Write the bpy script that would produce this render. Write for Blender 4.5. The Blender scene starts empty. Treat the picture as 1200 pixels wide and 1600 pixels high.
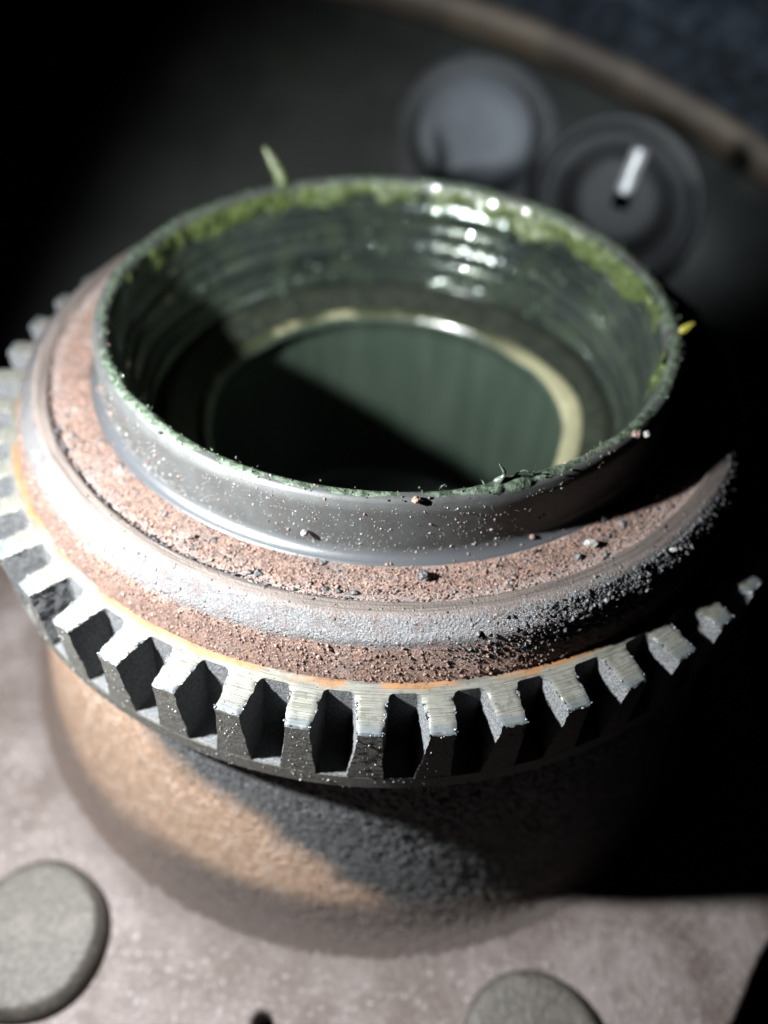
import bpy, bmesh, math, random
import numpy as np
from mathutils import Vector, Matrix, Euler, noise as mn

S = 0.001                       # everything below is written in millimetres
rng = np.random.default_rng(7)
random.seed(7)
sc = bpy.context.scene
col = sc.collection

# ------------------------------------------------------------------ camera
cam_d = bpy.data.cameras.new('camera')
cam = bpy.data.objects.new('camera', cam_d); col.objects.link(cam)
cam.location = (0, -96.125*S, 57.225*S)
cam.rotation_euler = (math.radians(43.4724), math.radians(-1.9767), math.radians(1.7603))
cam_d.sensor_fit = 'VERTICAL'; cam_d.sensor_height = 36; cam_d.sensor_width = 27
cam_d.lens = 27.0
cam_d.clip_start = 0.002; cam_d.clip_end = 20
cam_d.dof.use_dof = True
cam_d.dof.focus_distance = 0.0785
cam_d.dof.aperture_fstop = 9.8
sc.camera = cam

# ------------------------------------------------------------------ night air round the torch-lit part
w = bpy.data.worlds.new('World'); sc.world = w; w.use_nodes = True
w.node_tree.nodes['Background'].inputs[0].default_value = (0.35, 0.45, 1.0, 1)
w.node_tree.nodes['Background'].inputs[1].default_value = 0.0010

# ------------------------------------------------------------------ hand torch, left of the camera
LP = Vector((-57, -62.3, 36))
ld = bpy.data.lights.new('torch', 'SPOT'); lo = bpy.data.objects.new('torch', ld); col.objects.link(lo)
ld.energy = 2.3; ld.shadow_soft_size = 0.0019; ld.spot_size = math.radians(124); ld.spot_blend = 0.4
ld.color = (0.93, 0.98, 1.0)
lo.location = LP*S
lo.rotation_euler = (Vector((6, -25, -25))-LP).to_track_quat('-Z', 'Y').to_euler()

# dim cool fill lamp, added above the hub to brighten only the parts behind
bd = bpy.data.lights.new('fill_lamp', 'SPOT'); bo = bpy.data.objects.new('fill_lamp', bd); col.objects.link(bo)
bd.energy = 1.15; bd.shadow_soft_size = 0.009; bd.spot_size = math.radians(58); bd.spot_blend = .7; bd.color = (.82, .92, 1.0)
bo.location = Vector((82, 40, 118))*S
bo.rotation_euler = (Vector((62, 190, -42))-Vector((82, 40, 118))).to_track_quat('-Z', 'Y').to_euler()

sc.view_settings.view_transform = 'Standard'; sc.view_settings.look = 'None'
sc.view_settings.gamma = 1; sc.view_settings.exposure = 0.0

# ------------------------------------------------------------------ node helpers
ALB = .42     # scales all base colours down against a stronger torch, so shadows stay deep
class M:
    def __init__(s, name):
        s.m = bpy.data.materials.new(name); s.m.use_nodes = True
        s.t = s.m.node_tree; s.b = s.t.nodes['Principled BSDF']; s.o = s.t.nodes['Material Output']
        g = s.t.nodes.new('ShaderNodeNewGeometry')
        v = s.t.nodes.new('ShaderNodeVectorMath'); v.operation = 'SCALE'; v.inputs['Scale'].default_value = 1000
        s.t.links.new(g.outputs['Position'], v.inputs[0]); s.P = v.outputs[0]
        x = s.t.nodes.new('ShaderNodeSeparateXYZ'); s.t.links.new(s.P, x.inputs[0])
        s.x, s.y, s.z = x.outputs
        s.R = s.f('SQRT', s.f('ADD', s.f('MULTIPLY', s.x, s.x), s.f('MULTIPLY', s.y, s.y)))
        s.A = s.f('ARCTAN2', s.y, s.x)
    def put(s, sock, v):
        if isinstance(v, tuple) and len(v) == 3 and sock.type == 'RGBA': v = tuple(q*ALB for q in v)
        if isinstance(v, bpy.types.NodeSocket): s.t.links.new(v, sock)
        elif isinstance(v, tuple) and len(v) == 3 and sock.type == 'RGBA': sock.default_value = (*v, 1)
        else: sock.default_value = v
    def f(s, op, a, b=None, c=None, clamp=False):
        n = s.t.nodes.new('ShaderNodeMath'); n.operation = op; n.use_clamp = clamp
        s.put(n.inputs[0], a)
        if b is not None: s.put(n.inputs[1], b)
        if c is not None: s.put(n.inputs[2], c)
        return n.outputs[0]
    def vec(s, x, y, z):
        n = s.t.nodes.new('ShaderNodeCombineXYZ')
        for i, q in enumerate((x, y, z)): s.put(n.inputs[i], q)
        return n.outputs[0]
    def noise(s, scale, detail=3, rough=0.55, vec=None, dist=0.0):
        n = s.t.nodes.new('ShaderNodeTexNoise'); n.inputs['Scale'].default_value = scale
        n.inputs['Detail'].default_value = detail; n.inputs['Roughness'].default_value = rough; n.inputs['Distortion'].default_value = dist
        s.t.links.new(vec or s.P, n.inputs['Vector']); return n.outputs['Fac']
    def vor(s, scale, out='Distance', feat='F1', vec=None, rnd=1.0):
        n = s.t.nodes.new('ShaderNodeTexVoronoi'); n.feature = feat; n.inputs['Scale'].default_value = scale
        n.inputs['Randomness'].default_value = rnd
        s.t.links.new(vec or s.P, n.inputs['Vector']); return n.outputs[out]
    def st(s, v, a, b, lo=0.0, hi=1.0):
        n = s.t.nodes.new('ShaderNodeMapRange'); n.interpolation_type = 'SMOOTHSTEP'
        s.put(n.inputs['Value'], v)
        for k, q in (('From Min', a), ('From Max', b), ('To Min', lo), ('To Max', hi)): n.inputs[k].default_value = q
        return n.outputs['Result']
    def mix(s, fac, a, b, mode='MIX'):
        n = s.t.nodes.new('ShaderNodeMix'); n.data_type = 'RGBA'; n.blend_type = mode
        s.put(n.inputs[0], fac); s.put(n.inputs[6], a); s.put(n.inputs[7], b); return n.outputs[2]
    def bump(s, h, dist_mm, strength=1.0):
        n = s.t.nodes.new('ShaderNodeBump'); n.inputs['Strength'].default_value = strength
        n.inputs['Distance'].default_value = dist_mm*S; s.put(n.inputs['Height'], h)
        s.t.links.new(n.outputs[0], s.b.inputs['Normal']); return n
    def disp(s, h, mid=0.5):        # h is a height in millimetres
        n = s.t.nodes.new('ShaderNodeDisplacement'); n.inputs['Scale'].default_value = S; n.inputs['Midlevel'].default_value = mid
        s.put(n.inputs['Height'], h); s.t.links.new(n.outputs[0], s.o.inputs['Displacement']); s.m.displacement_method = 'BOTH'
    def set(s, **k):
        for a, v in k.items():
            s.put(s.b.inputs[{'base': 'Base Color', 'rough': 'Roughness', 'metal': 'Metallic', 'spec': 'Specular IOR Level', 'coat': 'Coat Weight', 'coatr': 'Coat Roughness', 'sss': 'Subsurface Weight', 'tr': 'Transmission Weight', 'ior': 'IOR', 'alpha': 'Alpha'}[a]], v)
        return s.m

# ------------------------------------------------------------------ mesh helpers
def mesh_obj(name, V, F, mats, parent=None, smooth=True, fm=None):
    me = bpy.data.meshes.new(name)
    V = np.asarray(V, np.float32)*S
    if isinstance(F, np.ndarray):
        n, k = F.shape
        me.vertices.add(len(V)); me.vertices.foreach_set('co', V.ravel())
        me.loops.add(n*k); me.loops.foreach_set('vertex_index', F.astype(np.int32).ravel())
        me.polygons.add(n); me.polygons.foreach_set('loop_start', np.arange(0, n*k, k, dtype=np.int32))
        me.update(calc_edges=True); me.validate()
    else:
        me.from_pydata([tuple(v) for v in V], [], F)
    for m in (mats if isinstance(mats, (list, tuple)) else [mats]): me.materials.append(m)
    if fm is not None: me.polygons.foreach_set('material_index', np.asarray(fm, np.int32))
    me.polygons.foreach_set('use_smooth', np.full(len(me.polygons), smooth)); me.update()
    o = bpy.data.objects.new(name, me); col.objects.link(o)
    if parent: o.parent = parent
    return o

def resample(prof, step):
    out = [prof[0]]
    for a, b in zip(prof[:-1], prof[1:]):
        n = max(1, int(round(math.hypot(b[0]-a[0], b[1]-a[1])/step)))
        for k in range(1, n+1): out.append((a[0]+(b[0]-a[0])*k/n, a[1]+(b[1]-a[1])*k/n))
    return out

def rounded(prof, r, n=4):
    """round each inner corner of an open profile"""
    out = [prof[0]]
    for i in range(1, len(prof)-1):
        p = np.array(prof[i], float); a = np.array(prof[i-1], float)-p; b = np.array(prof[i+1], float)-p
        d = min(r, np.linalg.norm(a)*.45, np.linalg.norm(b)*.45)
        A = p+a/np.linalg.norm(a)*d; B = p+b/np.linalg.norm(b)*d
        for k in range(n+1):
            t = k/n; out.append(tuple((1-t)**2*A+2*t*(1-t)*p+t*t*B))
    out.append(prof[-1]); return out

def grid_faces(n, m, closed):
    i = np.arange(n-1)[:, None]; j = np.arange(m if closed else m-1)[None, :]
    j2 = (j+1) % m
    a = i*m+j; b = i*m+j2; c = (i+1)*m+j2; d = (i+1)*m+j
    return np.stack([a+0*j, b+0*i, c+0*i, d+0*j], -1).reshape(-1, 4)

def revolve(name, prof, nth, mat, parent=None, step=None, smooth=True, fn=None, flip=False):
    if step: prof = resample(prof, step)
    P = np.array(prof, float); th = np.linspace(0, 2*np.pi, nth, endpoint=False)
    r = P[:, 0][:, None]+0*th; z = P[:, 1][:, None]+0*th; T = 0*r+th
    if fn: r, z = fn(r, z, T)
    V = np.stack([r*np.cos(T), r*np.sin(T), z], -1).reshape(-1, 3)
    F = grid_faces(len(prof), nth, True)
    if flip: F = F[:, ::-1]
    return mesh_obj(name, V, F, mat, parent, smooth)

def tag(o, label, cat, group=None):
    o['label'] = label; o['category'] = cat
    if group: o['group'] = group
    return o
def stuff(o, label=None, cat=None):
    o['kind'] = 'stuff'
    if label: o['label'] = label; o['category'] = cat
    return o

# ------------------------------------------------------------------ materials
def mat_sleeve():
    k = M('turned_steel')
    lines = k.noise(1.0, 2, .6, k.vec(k.f('MULTIPLY', k.R, 9), k.f('MULTIPLY', k.A, 1.5), k.f('MULTIPLY', k.z, 9)))
    big = k.noise(.35, 3)
    fine = k.noise(7, 3, .7); stain = k.noise(.5, 5, .7)
    c = k.mix(k.st(big, .2, .8), (.10, .098, .094), (.145, .148, .148))
    c = k.mix(k.f('MULTIPLY', k.st(stain, .5, .66), .35), c, (.11, .09, .075))
    c = k.mix(k.f('MULTIPLY', k.st(fine, .56, .72), .45), c, (.30, .30, .29))
    c = k.mix(k.f('MULTIPLY', k.st(k.z, -6.9, -7.7), .9), c, (.13, .135, .145))
    k.set(base=c, metal=.3, rough=k.f('SUBTRACT', k.st(lines, .2, .8, .46, .54), k.st(k.z, -7.0, -7.6, 0, .14)))
    h = k.f('ADD', k.f('MULTIPLY', lines, .012), k.f('MULTIPLY', fine, .030))
    k.bump(h, 1.0, 1.0); k.t.nodes['Bump'].inputs['Distance'].default_value = S
    return k.m
def mat_collar():
    k = M('rusty_cast_collar')
    wob = k.f('MULTIPLY', k.f('SUBTRACT', k.noise(.5, 4), .5), 1.1)
    r = k.f('ADD', k.R, wob)
    grain = k.noise(5.0, 4, .75); grain2 = k.noise(2.0, 3, .6); big = k.noise(.16, 4)
    speck = k.vor(2.6, 'Color'); sp = k.t.nodes.new('ShaderNodeSeparateColor'); k.t.links.new(speck, sp.inputs[0])
    rust = k.mix(k.st(grain, .36, .66), (.12, .052, .036), (.48, .315, .25))
    rust = k.mix(k.f('MULTIPLY', k.st(sp.outputs[0], .75, .95), .6), rust, (.52, .28, .18))
    rust = k.mix(k.f('MULTIPLY', k.st(sp.outputs[1], .80, .92), .75), rust, (.05, .035, .03))
    rust = k.mix(k.f('MULTIPLY', k.st(big, .5, .7), .5), rust, (.30, .25, .23))
    band = k.noise(1.0, 3, .6, k.vec(k.f('MULTIPLY', k.R, 3.2), k.f('MULTIPLY', k.A, 4), k.f('MULTIPLY', k.z, 3.2)))
    smooth_c = k.mix(k.st(band, .35, .65), (.13, .10, .088), (.25, .20, .175))
    grey = k.mix(k.st(grain, .30, .70), (.19, .18, .18), (.44, .43, .44))
    grey = k.mix(k.f('MULTIPLY', k.st(k.noise(.55, 4, .7), .48, .66), .55), grey, (.24, .17, .145))
    m_s = k.f('MULTIPLY', k.st(r, 47.5, 47.9), k.st(r, 50.2, 48.9))
    m_g = k.f('MULTIPLY', k.st(r, 48.9, 50.2), k.st(k.f('ADD', k.R, k.f('MULTIPLY', wob, .22)), 51.95, 51.75))
    rust = k.mix(k.f('MULTIPLY', k.st(k.noise(.33, 5, .7), .52, .66), .65), rust, (.10, .05, .038))
    rust = k.mix(k.f('MULTIPLY', k.st(k.noise(.21, 5, .7), .55, .68), .5), rust, (.55, .44, .40))
    pit = k.st(k.vor(.9), .20, .08)
    rust = k.mix(k.f('MULTIPLY', pit, .8), rust, (.045, .03, .028))
    wear = k.f('MULTIPLY', k.st(r, 45.6, 47.3), k.st(k.R, 47.75, 47.5))     # polished rim of the flat
    c = k.mix(k.f('MULTIPLY', wear, .45), rust, (.42, .38, .37))
    c = k.mix(m_s, c, smooth_c); c = k.mix(m_g, c, grey)
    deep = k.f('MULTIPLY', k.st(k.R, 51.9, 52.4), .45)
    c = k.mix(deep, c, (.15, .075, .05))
    metal = k.f('MULTIPLY', k.f('MAXIMUM', m_g, k.f('MULTIPLY', m_s, .4)), .75)
    k.set(base=c, metal=metal, rough=k.f('SUBTRACT', .68, k.f('MULTIPLY', k.f('MAXIMUM', m_g, k.f('MULTIPLY', wear, .8)), .26)), spec=.5)
    amp = k.f('SUBTRACT', 1.0, k.f('ADD', k.f('MULTIPLY', m_s, .65), k.f('MULTIPLY', m_g, .35)))
    g3 = k.f('SUBTRACT', 1.0, k.vor(3.0))
    h = k.f('MULTIPLY', k.f('ADD', k.f('MULTIPLY', grain, .30), k.f('ADD', k.f('MULTIPLY', grain2, .16), k.f('MULTIPLY', g3, .08))), amp)
    h = k.f('ADD', h, k.f('MULTIPLY', band, k.f('MULTIPLY', m_s, .06)))
    h = k.f('ADD', h, k.f('MULTIPLY', k.noise(8.5, 2, .6), k.f('MULTIPLY', amp, .10)))
    h = k.f('SUBTRACT', h, k.f('MULTIPLY', k.f('MULTIPLY', pit, amp), .22))
    k.disp(h, .28)
    return k.m
def mat_machined():
    k = M('machined_ring_top')
    lines = k.noise(1.0, 3, .65, k.vec(k.f('MULTIPLY', k.R, 6.5), k.f('MULTIPLY', k.A, 9), 0.0))
    lines2 = k.noise(1.0, 3, .7, k.vec(k.f('MULTIPLY', k.R, 14), k.f('MULTIPLY', k.A, 26), 0.0))
    blot = k.noise(.6, 4); wob = k.f('MULTIPLY', k.f('SUBTRACT', k.noise(.45, 3), .5), 1.6)
    c = k.mix(k.st(lines, .3, .62), (.15, .142, .12), (.36, .348, .30))
    c = k.mix(k.f('MULTIPLY', k.st(lines2, .60, .70), 1.0), c, (.07, .06, .05))
    # orange rust creeping out from under the collar
    rr = k.f('ADD', k.R, wob)
    c = k.mix(k.f('MULTIPLY', k.f('MULTIPLY', k.st(rr, 54.4, 53.5), k.st(k.noise(.13, 2), .40, .56)), .85), c, (.56, .25, .085))
    c = k.mix(k.f('MULTIPLY', k.st(rr, 53.5, 53.1), .7), c, (.20, .12, .09))
    c = k.mix(k.f('MULTIPLY', k.st(k.f('ADD', k.R, k.f('MULTIPLY', wob, .6)), 57.6, 58.9), .8), c, (.18, .205, .225))
    c = k.mix(k.f('MULTIPLY', k.st(k.noise(1.1, 5, .7), .50, .68), .55), c, (.13, .125, .11))
    pits = k.st(k.vor(1.3), .10, .05)
    c = k.mix(k.f('MULTIPLY', pits, .8), c, (.05, .04, .035))
    k.set(base=c, metal=.35, rough=k.st(blot, .3, .7, .42, .56))
    k.bump(k.f('SUBTRACT', k.f('ADD', k.f('MULTIPLY', lines, .03), k.f('MULTIPLY', lines2, .03)), k.f('MULTIPLY', pits, .06)), 1.0)
    return k.m
def mat_cast(name, a, b, hi, dens=5.0, tint=(.3, .3, .32)):
    k = M(name)
    g = k.noise(dens, 4, .7); g2 = k.noise(1.3, 3, .6)
    c = k.mix(k.st(g, .35, .68), a, b)
    c = k.mix(k.f('MULTIPLY', k.st(k.vor(3.3), .16, .08), .6), c, tint)
    k.set(base=c, metal=.15, rough=.62)
    k.bump(k.f('ADD', k.f('MULTIPLY', g, hi), k.f('MULTIPLY', g2, hi*.7)), 1.0)
    return k.m
def mat_neck():
    k = M('sooty_cast_neck')
    g = k.noise(2.3, 4, .65); g2 = k.noise(.9, 3, .6); big = k.noise(.12, 5, .6); fine = k.noise(6, 3, .7)
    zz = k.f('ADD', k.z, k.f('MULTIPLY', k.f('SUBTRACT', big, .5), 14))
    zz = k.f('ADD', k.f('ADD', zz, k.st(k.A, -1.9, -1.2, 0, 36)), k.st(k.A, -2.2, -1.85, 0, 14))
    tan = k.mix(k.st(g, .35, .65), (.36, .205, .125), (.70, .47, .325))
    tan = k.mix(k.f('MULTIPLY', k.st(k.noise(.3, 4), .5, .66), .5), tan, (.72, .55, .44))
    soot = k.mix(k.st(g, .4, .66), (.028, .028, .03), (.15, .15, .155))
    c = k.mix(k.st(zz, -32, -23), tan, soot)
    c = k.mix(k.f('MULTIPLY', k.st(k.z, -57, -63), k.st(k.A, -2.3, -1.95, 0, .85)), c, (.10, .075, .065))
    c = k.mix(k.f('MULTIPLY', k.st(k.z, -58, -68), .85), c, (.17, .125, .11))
    k.set(base=c, rough=k.st(g, .4, .7, .62, .42), spec=.6)
    h = k.f('ADD', k.f('MULTIPLY', g, .75), k.f('ADD', k.f('MULTIPLY', g2, .6), k.f('MULTIPLY', fine, .14)))
    k.disp(k.f('MULTIPLY', h, 1.25), .85)
    return k.m
def mat_flange():
    k = M('pinkish_grey_flange')
    big = k.noise(.09, 5, .65); g = k.noise(1.0, 5, .75); f = k.noise(.4, 5, .7)
    c = k.mix(k.st(big, .35, .65), (.20, .145, .125), (.38, .31, .29))
    c = k.mix(k.f('MULTIPLY', k.st(g, .55, .68), .8), c, (.85, .80, .82))  # near-white flecks paint sparkle into the colour
    c = k.mix(k.f('MULTIPLY', k.st(f, .55, .7), .5), c, (.14, .085, .07))
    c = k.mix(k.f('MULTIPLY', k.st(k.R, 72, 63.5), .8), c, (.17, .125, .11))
    k.set(base=c, rough=k.st(g, .4, .65, .55, .36), spec=.6, metal=.2)
    k.bump(k.f('ADD', k.f('MULTIPLY', g, .35), k.f('MULTIPLY', f, .5)), 1.0)
    return k.m
def mat_stud():
    k = M('grey_stud_head')
    g = k.noise(1.2, 5, .65); big = k.noise(.18, 3)
    c = k.mix(k.st(g, .4, .65), (.12, .103, .088), (.205, .182, .16))
    c = k.mix(k.f('MULTIPLY', k.st(big, .5, .7), .35), c, (.30, .26, .22))
    k.set(base=c, rough=.5, metal=.25)
    k.bump(k.f('MULTIPLY', g, .3), 1.0)
    return k.m
def mat_bore():
    k = M('greased_bore')
    str_ = k.noise(1.0, 3, .5, k.vec(k.f('MULTIPLY', k.x, .25), k.f('MULTIPLY', k.y, .25), k.f('MULTIPLY', k.z, .04)))
    g = k.noise(.8, 4)
    c = k.mix(k.st(str_, .3, .7), (.055, .082, .060), (.078, .108, .078))
    k.set(base=c, rough=.42, metal=.1, spec=.5, coat=.25, coatr=.3)
    k.bump(k.f('MULTIPLY', g, .25), 1.0)
    return k.m
def mat_inner():
    k = M('wet_inner_wall')
    lines = k.noise(1.0, 2, .5, k.vec(k.f('MULTIPLY', k.R, 2), k.f('MULTIPLY', k.A, 1.2), k.f('MULTIPLY', k.z, 2.4)))
    film = k.noise(.22, 4, .6); und = k.noise(.75, 1, .5); und2 = k.noise(1.9, 1, .5)
    c = k.mix(k.st(lines, .3, .7), (.022, .03, .026), (.11, .135, .12))
    c = k.mix(k.f('MULTIPLY', k.st(film, .45, .62), .5), c, (.14, .18, .11))
    k.set(base=c, metal=.5, rough=k.st(film, .35, .65, .22, .10), coat=1.0, coatr=.03)
    h = k.f('ADD', k.f('MULTIPLY', und, .17), k.f('ADD', k.f('MULTIPLY', und2, .045), k.f('MULTIPLY', lines, .02)))
    k.bump(h, 1.0)
    return k.m
def mat_lip():
    k = M('cream_grease_lip')
    g = k.noise(.11, 4, .6)
    c = k.mix(k.f('MAXIMUM', k.st(g, .45, .62), k.st(k.f('ABSOLUTE', k.A), .95, .45, 0, .85)), (.07, .08, .04), (.50, .47, .29))
    k.set(base=c, rough=.3, coat=.5, coatr=.12)
    k.bump(k.f('MULTIPLY', k.noise(.35, 2), .2), 1.0)
    return k.m
def mat_olive():
    k = M('olive_seal')
    g = k.noise(.4, 4, .6)
    c = k.mix(k.st(g, .4, .6), (.028, .034, .024), (.046, .052, .036))
    k.set(base=c, rough=.4, coat=.3, coatr=.25)
    k.bump(k.f('MULTIPLY', k.noise(.8, 2), .12), 1.0)
    return k.m
def mat_grease(name, a, b, dirt=.5, rough=.2):
    k = M(name)
    g = k.noise(1.0, 4, .6); f = k.noise(5, 3)
    c = k.mix(k.st(g, .38, .62), a, b)
    c = k.mix(k.f('MULTIPLY', k.st(k.vor(1.8), .22, .12), dirt), c, (.09, .045, .03))
    k.set(base=c, rough=rough, spec=.6, coat=.7, coatr=.08)
    k.bump(k.f('ADD', k.f('MULTIPLY', g, .35), k.f('MULTIPLY', f, .08)), 1.0)
    return k.m
def mat_plain(name, a, b, rough=.7, metal=0, hi=.1, sc_=2.0):
    k = M(name); g = k.noise(sc_, 4, .6)
    k.set(base=k.mix(k.st(g, .38, .62), a, b), rough=rough, metal=metal); k.bump(k.f('MULTIPLY', g, hi), 1.0); return k.m

m_sleeve = mat_sleeve(); m_collar = mat_collar(); m_mach = mat_machined()
m_cast = mat_cast('grainy_pocket_wall', (.085, .085, .087), (.38, .38, .39), .30, 4.5)
m_side = mat_cast('sooty_tooth_face', (.085, .077, .066), (.215, .20, .178), .20, 4.5, (.3, .27, .22))
m_neck = mat_neck(); m_flange = mat_flange(); m_stud = mat_stud()
m_bore = mat_bore(); m_inner = mat_inner(); m_lip = mat_lip(); m_olive = mat_olive()
m_gr = mat_grease('green_grease', (.065, .09, .06), (.20, .245, .185), .2, .08)
m_gr2 = mat_grease('bright_green_grease', (.07, .10, .03), (.16, .205, .065), .1)
m_gry = mat_grease('yellow_grease', (.45, .40, .05), (.6, .55, .12), .1)

# ------------------------------------------------------------------ the hub
hub = bpy.data.objects.new('wheel_hub', None); col.objects.link(hub)
tag(hub, 'rusty wheel hub with a greased open sleeve above a slotted toothed ring', 'wheel hub')

# sleeve: outer wall, rim, stepped inner wall
out_prof = rounded([(42.3, -8.3)]+[(42.15-1.4*math.sin(q), -6.75-1.4*math.cos(q)) for q in np.linspace(.1, math.pi/2, 9)]+[(40.62, -1.25), (40.15, -.3), (39.75, 0.0), (38.9, 0.0), (38.3, -.5), (37.9, -1.6)], .45, 4)
sleeve = revolve('sleeve', out_prof, 720, m_sleeve, hub, step=.5)
in_prof = rounded([(37.9, -1.6), (37.85, -3.6), (37.3, -4.9), (37.2, -7.0), (37.5, -7.2), (37.45, -7.7), (37.0, -8.0), (37.0, -10.2), (36.4, -11.6), (36.3, -13.4), (36.7, -13.6), (36.65, -14.1), (36.2, -14.3), (36.1, -16.5), (35.5, -17.8), (35.7, -18.0), (35.6, -18.4)], .25, 3)
revolve('inner_wall', in_prof, 480, m_inner, hub)
revolve('seal_collar', rounded([(35.6, -18.3), (34.0, -18.0), (33.2, -18.3), (29.6, -20.3)], .3, 3), 480, m_olive, hub, step=.4)
def lipfn(r, z, T):
    wv = np.sin(T*3+1)*.3+np.sin(T*7)*.15+np.sin(T*13+2)*.05
    w_ = np.exp(-((np.mod(T+np.pi, 2*np.pi)-np.pi-.02)/.55)**2)*(1+.12*np.sin(9*T)); k_ = np.clip((r-28.2)/1.2, 0, 1)
    return r+wv*np.clip((29.6-r)/.8, 0, 1)+1.5*w_*k_, z+.95*w_*k_+.25*w_*np.sin(k_*3.14)
revolve('bearing_lip', rounded([(29.6, -20.3), (29.1, -20.2), (28.3, -20.6), (27.9, -21.4)], .4, 3), 480, m_lip, hub, step=.3, fn=lipfn)
revolve('bore', [(28.3, -21.0), (27.8, -21.4), (28.0, -22.5), (30, -24), (30, -62), (20, -64), (0.01, -64)], 240, m_bore, hub, step=2)

# collar
cprof = rounded([(42.3, -8.15), (47.35, -8.0), (47.85, -7.3), (49.7, -7.45), (51.55, -8.95), (53.15, -13.6), (53.3, -14.6)], .35, 4)
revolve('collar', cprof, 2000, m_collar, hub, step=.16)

# toothed ring
ring = revolve('toothed_ring', [(52.9, -14.2), (54.5, -14.2)], 500, m_mach, hub)
ring.data.materials.append(m_cast); ring.data.materials.append(m_side)
PITCH = 7.2; A0 = -88.8; SLOT = 4.65
ring_low = revolve('ring_band', [(54.5, -14.2), (54.7, -16.5), (55.1, -20), (55.5, -23.2), (56.0, -24.0), (59.15, -24.0)], 500, m_cast, ring, smooth=False, step=.6)
ring_rim = revolve('ring_rim', [(59.15, -24.0), (59.3, -24.15), (59.3, -26.5), (59.0, -26.8), (55.5, -26.8)], 500, m_side, ring, smooth=False)

def make_tooth(seed):
    """one tooth: top, two flanks, outer face; foot flares into the band"""
    r_ = np.random.default_rng(seed)
    hw = math.radians((PITCH-SLOT)/2)
    V, F, fm = [], [], []
    def wid(r):     # half width in radians at radius r, with a fillet at the foot
        fl = max(0.0, 1-(r-54.5)/.75); return hw+math.radians(.55)*(59.3-r)/4.8+(.55*(1-math.sqrt(max(0, 1-fl*fl))))/54.5
    rs = list(np.concatenate([np.linspace(54.5, 55.3, 8), np.linspace(55.5, 59.3, 20)]))
    zs = list(np.linspace(-14.2, -24.0, 40))
    off = r_.uniform(0, 90)
    def jit(x, y, z, amp):
        v = mn.noise_vector(Vector((x*2.2+off, y*2.2, z*2.2)))*amp+mn.noise_vector(Vector((x*.7+off, y*.7, z*.7)))*amp*1.2
        return v
    def add(r, a, z, edge=0.0):
        x, y = r*math.cos(a), r*math.sin(a); v = jit(x, y, z, .045+.075*edge); V.append((x+v.x, y+v.y, z+min(0, v.z))); return len(V)-1
    def flare(z, s_): q = min(1, max(0, (-15.0-z)/9.0)); return math.radians((1.05 if s_ < 0 else .3)*q**1.3)
    def patch(ids, mi, flip=False):
        for i in range(len(ids)-1):
            for j in range(len(ids[0])-1):
                q = (ids[i][j], ids[i+1][j], ids[i+1][j+1], ids[i][j+1]); F.append(q[::-1] if flip else q); fm.append(mi)
    nw = 10
    top = []
    for r in rs:
        wd = wid(r); row = []
        for k in range(nw+1):
            t = k/nw*2-1
            e = 1.0 if (abs(t) == 1 or r > 59.25) and r > 54.9 else 0.0
            zz = -14.2-(.22 if r > 59.25 else 0)-(.10 if abs(t) == 1 and r > 55 else 0)
            row.append(add(r, t*wd, zz, e) if r > 54.51 else (V.append((54.5*math.cos(t*wd), 54.5*math.sin(t*wd), -14.2)) or len(V)-1))
        top.append(row)
    patch(top, 0)
    for sgn in (0, 1):
        rows = [[t[nw*sgn] for t in top]]
        for z in zs[1:]:
            rows.append([add(r, (1 if sgn else -1)*(wid(r)+flare(z, 1 if sgn else -1)), z, .6 if r > 59.2 else .2) for r in rs])
        patch(rows, 1, flip=(sgn == 0))
        if sgn == 0: left = [q[-1] for q in rows]
        else: right = [q[-1] for q in rows]
    rows = [top[-1]]
    for n, z in enumerate(zs[1:], 1):
        row = [left[n]]
        for k in range(1, nw): row.append(add(59.3, -hw-flare(z, -1)+(k/nw)*(2*hw+flare(z, -1)+flare(z, 1)), z, 0))
        row.append(right[n]); rows.append(row)
    patch(rows, 2)
    return V, F, fm
protos = []
for s_ in range(5):
    V, F, fm = make_tooth(s_+3)
    o = mesh_obj('tooth', V, F, [m_mach, m_cast, m_side], ring, True, fm)
    bm = bmesh.new(); bm.from_mesh(o.data); bmesh.ops.recalc_face_normals(bm, faces=bm.faces); bm.to_mesh(o.data); bm.free()
    for e in o.data.edges: pass
    try: o.data.set_sharp_from_angle(angle=math.radians(50))
    except Exception: pass
    protos.append(o)
for i in range(50):
    a = math.radians(A0-(PITCH-SLOT)/2+i*PITCH)
    if i < 5: o = protos[i]
    else:
        o = protos[random.randrange(5)].copy(); col.objects.link(o); o.parent = ring
    o.rotation_euler = (0, 0, a)

# neck
neck_prof = rounded([(55.6, -26.7), (57.0, -27.2), (57.6, -32), (58.8, -45), (61.0, -58), (63.0, -66.5), (64.2, -69.0), (66.0, -70.0), (68, -70.5)], 3, 5)
revolve('neck', neck_prof, 1300, m_neck, hub, step=.3)

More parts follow.
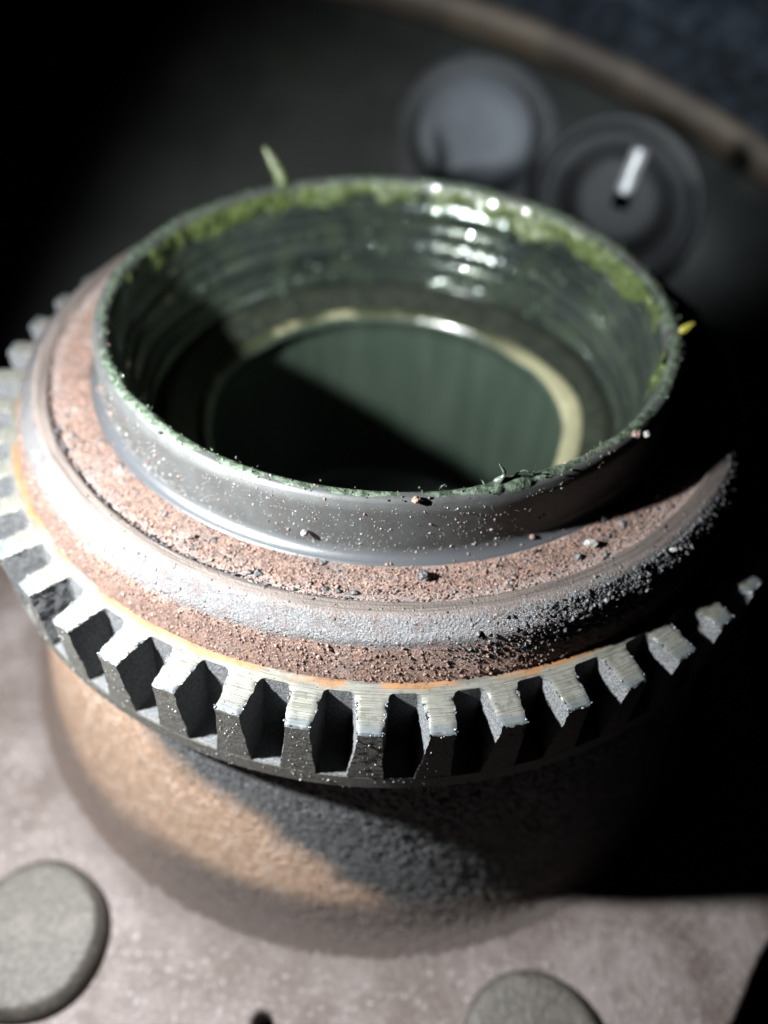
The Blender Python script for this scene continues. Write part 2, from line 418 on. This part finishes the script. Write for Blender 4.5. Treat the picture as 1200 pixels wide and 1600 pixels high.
# stud flange
def plate_outline():
    keys = [(-180, 90), (-150, 93), (-120, 95), (-90, 95), (-70, 94), (-60, 91.5), (-54, 89.2), (-50, 87.6), (-47, 86.2), (-44, 86.3), (-41, 87.5), (-36, 84), (-28, 78), (-15, 74), (0, 76), (20, 86), (50, 92), (75, 88), (95, 78), (115, 78), (140, 88), (165, 90), (180, 90)]
    ks = np.array(keys, float); a = np.linspace(-180, 180, 361)[:-1]
    r = np.interp(a, ks[:, 0], ks[:, 1]); r = np.convolve(np.r_[r[-3:], r, r[:3]], np.ones(7)/7, 'valid')
    return [(rr*math.cos(math.radians(t)), rr*math.sin(math.radians(t))) for rr, t in zip(r, a)]
def curve_plate(name, loops, z0, z1, mat, parent, bev=.6):
    cu = bpy.data.curves.new(name, 'CURVE'); cu.dimensions = '2D'; cu.fill_mode = 'BOTH'
    cu.extrude = (z1-z0)/2*S-bev*S; cu.bevel_depth = bev*S; cu.bevel_resolution = 2
    for L in loops:
        sp = cu.splines.new('POLY'); sp.points.add(len(L)-1); sp.use_cyclic_u = True
        for p, q in zip(sp.points, L): p.co = (q[0]*S, q[1]*S, 0, 1)
    t = bpy.data.objects.new(name, cu); col.objects.link(t)
    bpy.context.view_layer.update()
    me = bpy.data.meshes.new_from_object(t.evaluated_get(bpy.context.evaluated_depsgraph_get()))
    bpy.data.objects.remove(t)
    for v in me.vertices: v.co.z += (z0+z1)/2*S
    me.materials.clear(); me.materials.append(mat); me.name = name
    o = bpy.data.objects.new(name, me); col.objects.link(o); o.parent = parent
    return o
circ = lambda cx, cy, r, n=48: [(cx+r*math.cos(2*math.pi*k/n), cy+r*math.sin(2*math.pi*k/n)) for k in range(n)]
hx, hy = -13.2, -74.3
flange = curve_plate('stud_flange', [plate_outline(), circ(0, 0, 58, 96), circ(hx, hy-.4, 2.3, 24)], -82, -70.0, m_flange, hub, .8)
m_hole = mat_plain('hole_rust', (.5, .18, .06), (.8, .35, .12), .8)
revolve('hole_rim', [(2.25, -.9), (2.3, -11)], 24, m_hole, flange).location = (hx*S, (hy-.4)*S, -70*S)
def stud(name, x, y, r, h, seed):
    p = rounded([(r*1.02, -.2), (r*1.02, h*.62), (r*.92, h*.96), (r*.8, h), (r*.35, h*1.02), (0.01, h*1.02)], .5, 3)
    rr = np.random.default_rng(seed); ph = rr.uniform(0, 6, 4)
    def fn(R_, Z, T): return R_*(1+.012*np.sin(3*T+ph[0])+.008*np.sin(5*T+ph[1])), Z+.15*np.sin(2*T+ph[2])*(R_/r)*(Z > h*.5)
    o = revolve(name, p, 96, m_stud, flange, step=.5, fn=fn); o.location = (x*S, y*S, -70*S); return o
stud('stud_head', -48.0, -65.6, 10.3, 4.2, 1)
stud('stud_head', 24.3, -77.0, 9.9, 3.0, 2)

# ------------------------------------------------------------------ grease
def th_noise(T, f, off=0.0):
    return np.array([[mn.noise(Vector((math.cos(t)*f+off, math.sin(t)*f, off*.3))) for t in T]])
def grease_sheet(name, prof, nth, mat, hfun, label):
    P = np.array(resample(prof, .25), float); d = np.gradient(P, axis=0); N = np.stack([-d[:, 1], d[:, 0]], 1); N /= np.linalg.norm(N, axis=1)[:, None]
    V = []
    for i, (p, n) in enumerate(zip(P, N)):
        u = i/(len(P)-1)
        for k in range(nth):
            t = 2*math.pi*k/nth; h = hfun(u, t, p)
            r = p[0]+n[0]*h; V.append((r*math.cos(t), r*math.sin(t), p[1]+n[1]*h))
    o = mesh_obj(name, V, grid_faces(len(P), nth, True), mat)
    return stuff(tag(o, label, 'grease'))
def n3(x, y, z): return mn.fractal(Vector((x, y, z)), 1.0, 2.0, 3)
# film over the rim; the profile runs inside -> top -> outside, so its normal points out of the metal
def h_rim(u, t, p):
    x, y = math.cos(t), math.sin(t); az = math.degrees(t)
    if az > 180: az -= 360
    b = .09*n3(x*9, y*9, u*1.5+2)+.035*n3(x*45, y*45, u*3)
    base = .05+.09*n3(x*5, y*5, 9.0)
    tuft = .45*math.exp(-((az+70)/5)**2)+.2*math.exp(-((az+140)/14)**2)
    edge = min(1, u*5)*min(1, (1-u)*3.3)
    return (base+b+tuft*max(0, .75+1.0*n3(x*20, y*20, u*3)))*edge-(1-edge)*.3
rim_g = grease_sheet('rim_grease', [(37.95, -2.6), (38.0, -1.6), (38.35, -.55), (38.9, -.02), (39.7, -.02), (40.1, -.35), (40.4, -1.0)], 1500, m_gr, h_rim, 'pale green grease smeared round the top rim of the sleeve')
def h_in(u, t, p):
    x, y = math.cos(t), math.sin(t); az = math.degrees(t)
    if az > 180: az -= 360
    low = .50+.62*n3(x*4+3, y*4, 1)+.15*n3(x*14, y*14, 5)
    m = min(1, max(-.6, (low-u)*4)); cover = min(1, max(-1, (.55+n3(x*3.3+8, y*3.3, 3)*1.8+.35*math.exp(-((az-75)/50)**2))*2))
    if -170 < az < -20: cover = -.6
    return (.42+.5*n3(x*9, y*9, u*2.5))*min(m, cover)+.14*n3(x*26, y*26, u*5)*(m > 0)-.02
grease_sheet('wall_grease', [(37.6, -8.0), (37.75, -6.2), (37.85, -1.4), (38.1, -.6)][::1], 900, m_gr2, lambda u, t, p: h_in(1-u, t, p), 'bright green grease clinging in patches inside the far wall of the sleeve')

def blob(name, pts, rads, mat, label, cat, group=None, seg=10, lump=.15, seed=0):
    """a lumpy tapering string of matter along pts"""
    V = []; n = len(pts); P = [Vector(p) for p in pts]
    for i, (p, r) in enumerate(zip(P, rads)):
        d = (P[min(i+1, n-1)]-P[max(i-1, 0)]).normalized(); a = d.orthogonal().normalized(); b = d.cross(a)
        for k in range(seg):
            t = 2*math.pi*k/seg; q = a*math.cos(t)+b*math.sin(t)
            rr = r*(1+lump*2*mn.noise(Vector((k*.9+seed, i*.7, seed*1.3))))
            V.append(p+q*rr)
    F = [tuple(int(c) for c in f) for f in grid_faces(n, seg, True)]
    F += [tuple(range(seg))[::-1], tuple(range((n-1)*seg, n*seg))]
    o = mesh_obj(name, [tuple(v) for v in V], F, mat)
    md = o.modifiers.new('sub', 'SUBSURF'); md.levels = md.render_levels = 1
    return tag(o, label, cat, group)
def rimp(az, r=39.3, z=.1):
    a = math.radians(az); return np.array([r*math.cos(a), r*math.sin(a), z])
p0 = rimp(119.5)
blob('grease_spike', [p0+[0, 0, -.8], p0+[-.1, 0, .6], p0+[-.5, 0, 2.0], p0+[-1.3, 0, 3.6], p0+[-2.2, .1, 5.2], p0+[-2.8, .1, 6.0]], [1.5, 1.35, 1.2, 1.0, .7, .2], m_gr2, 'thin bright green grease spike standing up from the far left rim', 'grease')
p0 = rimp(-70.6, 39.2, .4)
blob('grease_tuft', [p0+[-1.2, 0, -.3], p0+[-.4, .1, .3], p0+[.1, .2, 1.0], p0+[-.5, .3, 1.8], p0+[-.9, .4, 2.3]], [.45, .5, .32, .18, .07], m_gr, 'small hooked tuft of pale grease on the near right rim', 'grease', seed=3)
p0 = rimp(-67.5, 39.2, .3)
blob('grease_curl', [p0+[-1.0, 0, 0], p0+[-.7, .1, .7], p0+[0, .2, 1.15], p0+[.7, .1, 1.0], p0+[1.1, 0, .5]], [.2, .14, .13, .17, .3], m_gr, 'thin looped curl of pale grease beside the hooked tuft', 'grease', seed=5)
p0 = rimp(-8, 40.0, .2)
blob('yellow_grease_fleck', [p0+[-.5, -.2, -.2], p0+[.2, 0, .2], p0+[1.0, .3, .7], p0+[1.5, .5, 1.0]], [.4, .6, .35, .1], m_gry, 'bright yellow fleck sticking out at the right edge of the rim', 'grease', seed=6)

# ragged shreds of grease round the rim
V_, F_ = [], []
for i in range(95):
    az = rng.choice([rng.normal(-155, 5), rng.normal(-150, 12), rng.normal(-60, 14), rng.normal(10, 25), rng.normal(-100, 20)])
    a = math.radians(az); r0 = rng.uniform(38.3, 40.1); L = float(np.clip(rng.lognormal(math.log(.42), .5), .15, 1.3)); wd = rng.uniform(.05, .13)
    p = Vector((r0*math.cos(a), r0*math.sin(a), -.05)); d = Vector((rng.normal(0, .7), rng.normal(0, .7), rng.uniform(.3, 1))).normalized(); cv = Vector(rng.normal(0, .5, 3))
    u = d.orthogonal().normalized(); v = d.cross(u); b0 = len(V_)
    for j in range(5):
        t = j/4; c_ = p+d*(L*t)+cv*(L*t*t*.6); rr = wd*(1-.85*t)*(1+.3*math.sin(j*2.1+i))
        for q in range(5): V_.append(tuple(c_+u*(rr*math.cos(q*1.2566))+v*(rr*math.sin(q*1.2566))))
    for j in range(4):
        for q in range(5): F_.append((b0+j*5+q, b0+j*5+(q+1) % 5, b0+(j+1)*5+(q+1) % 5, b0+(j+1)*5+q))
    F_.append(tuple(b0+20+q for q in range(5)))
stuff(tag(mesh_obj('grease_shreds', V_, F_, m_gr), 'ragged little shreds of pale grease standing round the rim', 'grease'))

# ------------------------------------------------------------------ wet beads added so the greasy metal glints
def beads(name, spots, mat, label):
    bm = bmesh.new(); bmesh.ops.create_icosphere(bm, subdivisions=2, radius=1)
    V0 = np.array([v.co[:] for v in bm.verts]); F0 = np.array([[v.index for v in f.verts] for f in bm.faces]); bm.free()
    V = []; n = len(spots)
    for q in spots:
        p, r = q[0], q[1]; Q = V0*np.array([r*(.32 if len(q) > 2 else 1), r*rng.uniform(.7, 1.3), r*rng.uniform(.7, 1.3)])
        a = math.atan2(p[1], p[0]); c_, s_ = math.cos(a), math.sin(a)
        V.append(np.stack([Q[:, 0]*c_-Q[:, 1]*s_, Q[:, 0]*s_+Q[:, 1]*c_, Q[:, 2]], 1)+p)
    F = (F0[None]+(np.arange(n)*len(V0))[:, None, None]).reshape(-1, 3)
    return stuff(tag(mesh_obj(name, np.concatenate(V), F, mat), label, 'grease'))
m_bead = mat_grease('glint_bead', (.07, .095, .07), (.16, .20, .15), 0, .06)
sp = []
ip = np.array(in_prof)
for i in range(170):
    a = math.radians(rng.uniform(15, 165)) if i % 3 else math.radians(rng.normal(62, 17))
    z = rng.uniform(-18, -.7); r = float(np.interp(-z, -ip[:, 1], ip[:, 0])); sp.append((np.array([r*math.cos(a), r*math.sin(a), z]), float(np.clip(rng.lognormal(math.log(.28), .5), .1, .7)), 1))
for i in range(260):
    a = math.radians(rng.uniform(-180, 180)); r = rng.uniform(38.2, 40.2); sp.append((np.array([r*math.cos(a), r*math.sin(a), .05]), float(np.clip(rng.lognormal(math.log(.09), .4), .04, .2))))
for i in range(26):
    a = math.radians(rng.uniform(-10, 160)); r = rng.uniform(28, 33); sp.append((np.array([r*math.cos(a), r*math.sin(a), -20.2+(r-28)*.35]), float(rng.uniform(.1, .3))))
beads('glint_beads', sp, m_bead, 'wet beads of grease added for glints on the rim and inner wall of the sleeve')

# ------------------------------------------------------------------ grit and rust crumbs
ICO = None
def ico():
    bm = bmesh.new(); bmesh.ops.create_icosphere(bm, subdivisions=1, radius=1)
    V = np.array([v.co[:] for v in bm.verts]); F = np.array([[v.index for v in f.verts] for f in bm.faces]); bm.free(); return V, F
IV, IF = ico()
def grains(name, P, r, mat, label, cat='grit', flat=.75):
    n = len(P); r = np.asarray(r)
    V = np.repeat(IV[None], n, 0)*(1+rng.normal(0, .22, (n, len(IV), 1)))
    sc3 = r[:, None, None]*(1+rng.uniform(-.35, .45, (n, 1, 3)))
    V = V*sc3
    A = rng.normal(size=(n, 3, 3)); Q = np.linalg.qr(A)[0]; V = np.einsum('nij,nvj->nvi', Q, V)
    V = V+np.asarray(P)[:, None, :]
    F = (IF[None]+(np.arange(n)*len(IV))[:, None, None]).reshape(-1, 3)
    o = mesh_obj(name, V.reshape(-1, 3), F, mat, smooth=False)
    return stuff(tag(o, label, cat))
cp = np.array(resample(cprof, .1)); cl = len(cp)
def on_profile(prof, n, azr, rr=None, zr=None, power=1):
    P = np.array(resample(prof, .1)); msk = np.ones(len(P), bool)
    if rr: msk &= (P[:, 0] >= rr[0]) & (P[:, 0] <= rr[1])
    if zr: msk &= (P[:, 1] >= zr[0]) & (P[:, 1] <= zr[1])
    P = P[msk]; q = P[rng.integers(0, len(P), n)]; a = np.radians(rng.uniform(*azr, n))
    return np.stack([q[:, 0]*np.cos(a), q[:, 0]*np.sin(a), q[:, 1]], 1), a
m_rustgrain = mat_plain('rust_grain', (.12, .06, .045), (.38, .25, .20), .8, 0, .05, 2.5)
m_pale = mat_plain('pale_grain', (.25, .24, .22), (.55, .52, .48), .6, 0, .05, 3)
m_soot = mat_plain('soot_crumb', (.035, .033, .035), (.13, .125, .13), .6, 0, .08, 2.5)
# on the sleeve wall
Pn, _ = on_profile(out_prof, 3600, (-178, -40), (40.1, 41.5), (-7.4, -.8)); Pn[:, 2] += .0
keep = (n_ := np.array([mn.noise(Vector(p)*.18) for p in Pn])) > rng.uniform(-.6, .35, len(Pn))
Pn = Pn[keep]
grains('pale_grit', Pn, rng.lognormal(math.log(.040), .5, len(Pn)), m_pale, 'fine pale grit specks stuck to the outer wall of the sleeve')
Pn, _ = on_profile(out_prof, 230, (-178, -45), (38.5, 42.6), (-8.2, .1))
grains('rust_grit', Pn, rng.lognormal(math.log(.085), .45, len(Pn)), m_rustgrain, 'brown rust specks stuck to the sleeve wall and its greasy rim')
# on the collar
Pn, _ = on_profile(cprof, 5200, (-185, -20), (42.6, 47.5))
Pm, _ = on_profile(cprof, 4200, (-185, -20), (51.5, 53.3))
Pn = np.r_[Pn, Pm]
grains('rust_sand', Pn, np.clip(rng.lognormal(math.log(.085), .4, len(Pn)), 0, .3), m_rustgrain, 'sandy rust grains covering the flat and the outer flank of the collar')
Pn, a = on_profile(cprof, 620, (-160, -20), (42.5, 49.5))
Pn = Pn[np.array([mn.noise(Vector(p)*.3+Vector((4, 1, 0))) for p in Pn]) > -.05]
grains('dark_crumbs', Pn, np.clip(rng.lognormal(math.log(.15), .5, len(Pn)), 0, .5), m_soot, 'loose dark crumbs scattered over the flat of the collar')
a = rng.uniform(-150, -92, 90); Pn = np.stack([np.cos(np.radians(a))*(47.5+rng.normal(0, .15, 90)), np.sin(np.radians(a))*(47.5+rng.normal(0, .15, 90)), np.full(90, -7.75)], 1)
grains('groove_dirt', Pn, np.clip(rng.lognormal(math.log(.17), .4, 90), 0, .4), m_soot, 'dark dirt caught along the step of the collar')
# black clods on the right shoulder
n = 9000; a = rng.normal(-50, 11, n); a = a[(a < -25) & (a > -88)]; n = len(a)
q = np.array(resample(cprof, .1)); q = q[(q[:, 0] > 50.1) & (q[:, 0] < 52.6)]; q = q[rng.integers(0, len(q), n)]
lift = rng.uniform(-.05, 1, n)*np.array([max(0, .30+.6*mn.noise(Vector((math.cos(math.radians(t))*22, math.sin(math.radians(t))*22, 1.0)))) for t in a])*np.exp(-((a+50)/15)**2)
Pn = np.stack([(q[:, 0]+lift*.7)*np.cos(np.radians(a)), (q[:, 0]+lift*.7)*np.sin(np.radians(a)), q[:, 1]+lift], 1)
grains('soot_clods', Pn, np.clip(rng.lognormal(math.log(.095), .5, n), 0, .36), m_soot, 'black sooty clods heaped on the right shoulder of the collar')
# ring and neck edge
Pn, _ = on_profile([(59.35, -14.5), (59.35, -26.6)], 900, (-170, -70))
pa = (np.degrees(np.arctan2(Pn[:, 1], Pn[:, 0]))-A0) % PITCH
Pn = Pn[(pa > SLOT) | (Pn[:, 2] < -24.3)]
grains('ring_grit', Pn, rng.lognormal(math.log(.05), .4, len(Pn)), m_pale, 'tiny specks of grit on the outer faces of the ring teeth')

# bright burrs along the machined edges of the slots
P_ = []
for i in range(2600):
    k_ = random.randrange(2, 20); a = A0-360*0+(k_-12)*PITCH
    s_ = random.random(); e_ = random.choice((0, 1, 2))
    if e_ == 0: aa, r, z = a+random.gauss(0, .08)+(59.3-(r0 := random.uniform(55.2, 59.3)))*.1, r0, -14.25
    elif e_ == 1: aa, r, z = a+SLOT-(59.3-(r0 := random.uniform(55.2, 59.3)))*.1+random.gauss(0, .08), r0, -14.25
    else: aa, r, z = a-random.uniform(0, PITCH-SLOT), 59.2, -14.45+random.gauss(0, .12)
    if mn.noise(Vector((aa*.7, r*.9, e_*3.0))) < .02: continue
    P_.append((r*math.cos(math.radians(aa)), r*math.sin(math.radians(aa)), z))
m_burr = mat_plain('bluish_burr', (.12, .135, .15), (.40, .43, .46), .45, .5, .05, 3)
grains('metal_burrs', np.array(P_), np.clip(rng.lognormal(math.log(.06), .45, len(P_)), .02, .2), m_burr, 'bluish metal burrs clinging to the edges of the ring slots')

def crumb(name, p, r, mat, label, seed, sq=(1, 1, .8)):
    bm = bmesh.new(); bmesh.ops.create_icosphere(bm, subdivisions=3, radius=1)
    for v in bm.verts:
        n_ = 1+.35*mn.noise(v.co*1.6+Vector((seed, 0, 0)))+.15*mn.noise(v.co*4+Vector((0, seed, 0)))
        v.co = Vector((v.co.x*sq[0], v.co.y*sq[1], v.co.z*sq[2]))*n_*r*S
    me = bpy.data.meshes.new(name); bm.to_mesh(me); bm.free(); me.materials.append(mat)
    o = bpy.data.objects.new(name, me); col.objects.link(o); o.location = Vector(p)*S
    return tag(o, label, 'crumb')
crumb('rust_crumb', (29.0, -27.9, .3), .5, m_rustgrain, 'round red rust crumb sticking out from the right rim of the sleeve', 2)
crumb('grey_crumb', (30.1, -27.9, .35), .42, m_pale, 'small grey crumb beside the red one on the right rim', 8)
crumb('rust_crumb', (3.6, -40.1, .25), .45, m_rustgrain, 'dark red rust crumb on the rim nearest the camera', 4)
crumb('pale_pebble', (24.0, -38.0, -7.5), .62, m_pale, 'pale pebble lying on the pink rust flat right of the sleeve', 5, (1.3, .8, .6))
crumb('white_chip', (33.0, -38.9, -7.0), .40, m_pale, 'white stone chip on the smooth right crest of the collar', 6, (1.3, .7, .5))
crumb('dark_lump', (5.0, -43.8, -7.5), .62, m_soot, 'largest dark lump on the rust flat below the sleeve', 7)
crumb('grey_pebble', (-8.2, -40.55, -5.2), .42, m_pale, 'grey pebble stuck low on the front sleeve wall', 9)
crumb('rust_flake', (-21.5, -39.5, -7.7), .55, m_rustgrain, 'orange brown flake on the front left flat of the collar', 11, (1.6, .7, .5))

# ------------------------------------------------------------------ background: dark backing plate, out of focus
R3 = cam.rotation_euler.to_matrix()
def at(u, v, d):
    return Vector((0, -96.125, 57.225))+R3 @ Vector(((u-600)/1200, (800-v)/1200, -1))*d
NB = (R3 @ Vector((0, 0, 1))).normalized(); XB = R3 @ Vector((1, 0, 0)); YB = NB.cross(XB)
ctr = at(135, 1808, 212)
def bgo(name, prof, nth, mat, cpos, parent=None, arc=None):
    P = np.array(prof, float)
    th = np.linspace(0, 2*np.pi, nth, endpoint=False) if arc is None else np.radians(np.linspace(*arc, nth))
    V = []
    for r, z in P:
        for t in th: V.append(tuple(cpos+XB*(r*math.cos(t))+YB*(r*math.sin(t))+NB*z))
    return mesh_obj(name, V, grid_faces(len(P), nth, arc is None), mat, parent)
m_bg = mat_plain('dark_painted_steel', (.028, .031, .027), (.046, .050, .043), .45, .3, .3, .03)
m_bgrim = mat_plain('rusty_plate_edge', (.06, .042, .03), (.13, .095, .062), .7, .1, .3, .035)
m_bgwall = mat_plain('blue_black_wall', (.015, .022, .035), (.09, .12, .16), .6, .1, 2.0, .16)
m_bgstud = mat_plain('grey_boss', (.13, .143, .16), (.17, .183, .20), .6, .1, .4, .06)
m_bgring = mat_plain('boss_recess', (.012, .012, .012), (.02, .02, .02), .6, 0, .3, .3)
m_glint = mat_plain('stud_glint', (.6, .63, .66), (.9, .92, .95), .35, .25, .3, .6)  # near-white base stands in for the glint along the stud
bp = bpy.data.objects.new('backing_plate', None); col.objects.link(bp)
tag(bp, 'dark round backing plate with a rusty edge, blurred behind the hub', 'backing plate')
bgo('plate', [(222, 0), (250, 0), (300, 0), (325, 0), (329, -3), (330, -8)], 160, m_bg, ctr, bp, (30, 120))
bgo('rusty_edge', [(330.2, -8), (331, 0), (332, 2.0), (336, 2.0), (338, 0), (339, -12)], 200, m_bgrim, ctr, bp, (25, 122))
pc = at(742, 208, 211)
bgo('boss_ring', [(23, .2), (22, .8), (18.5, .5), (16.0, -1.0)], 64, m_bgring, pc, bp)
bgo('boss', [(15.8, .6), (15.6, 2.2), (14.6, 3.2), (8, 3.6), (.01, 3.7)], 64, m_bgstud, pc, bp)
pc2 = at(962, 318, 209)
bgo('stud_cup', [(24, .5), (23, 3.5), (20.5, 3.5), (19.5, .6)], 64, m_bgring, pc2, bp)
bgo('stud_well', [(19.4, .5), (14, .5), (13, 2.6), (9, 2.6), (.01, 2.6)], 64, m_bgring, pc2, bp)
a_, b_ = at(966, 326, 166), at(1004, 232, 160)
def rod(name, a, b, r, mat, parent):
    d = (b-a).normalized(); u = d.orthogonal().normalized(); v = d.cross(u); n = 14; V = []
    N = 40
    for i in range(N+1):
        p = a+(b-a)*(i/N); rr = r*(1+.10*(i % 2))
        if i in (0, N): rr *= .6
        for k in range(n): t = 2*math.pi*k/n; V.append(tuple(p+u*math.cos(t)*rr+v*math.sin(t)*rr))
    F = [tuple(int(c) for c in f) for f in grid_faces(N+1, n, True)]+[tuple(range(n)), tuple(range(N*n, (N+1)*n))]
    return mesh_obj(name, V, F, mat, parent, smooth=True)
rod('threaded_stud', a_, b_, 1.9, m_glint, bp)
# far rough wall beyond the plate edge
W = []
nx, ny = 60, 60
for j in range(ny):
    for i in range(nx):
        p = at(-500+2300*i/(nx-1), -700+2400*j/(ny-1), 300); W.append(tuple(p+NB*6*mn.noise(p*.03)))
wl = mesh_obj('wall', W, grid_faces(ny, nx, False), m_bgwall); wl['kind'] = 'structure'
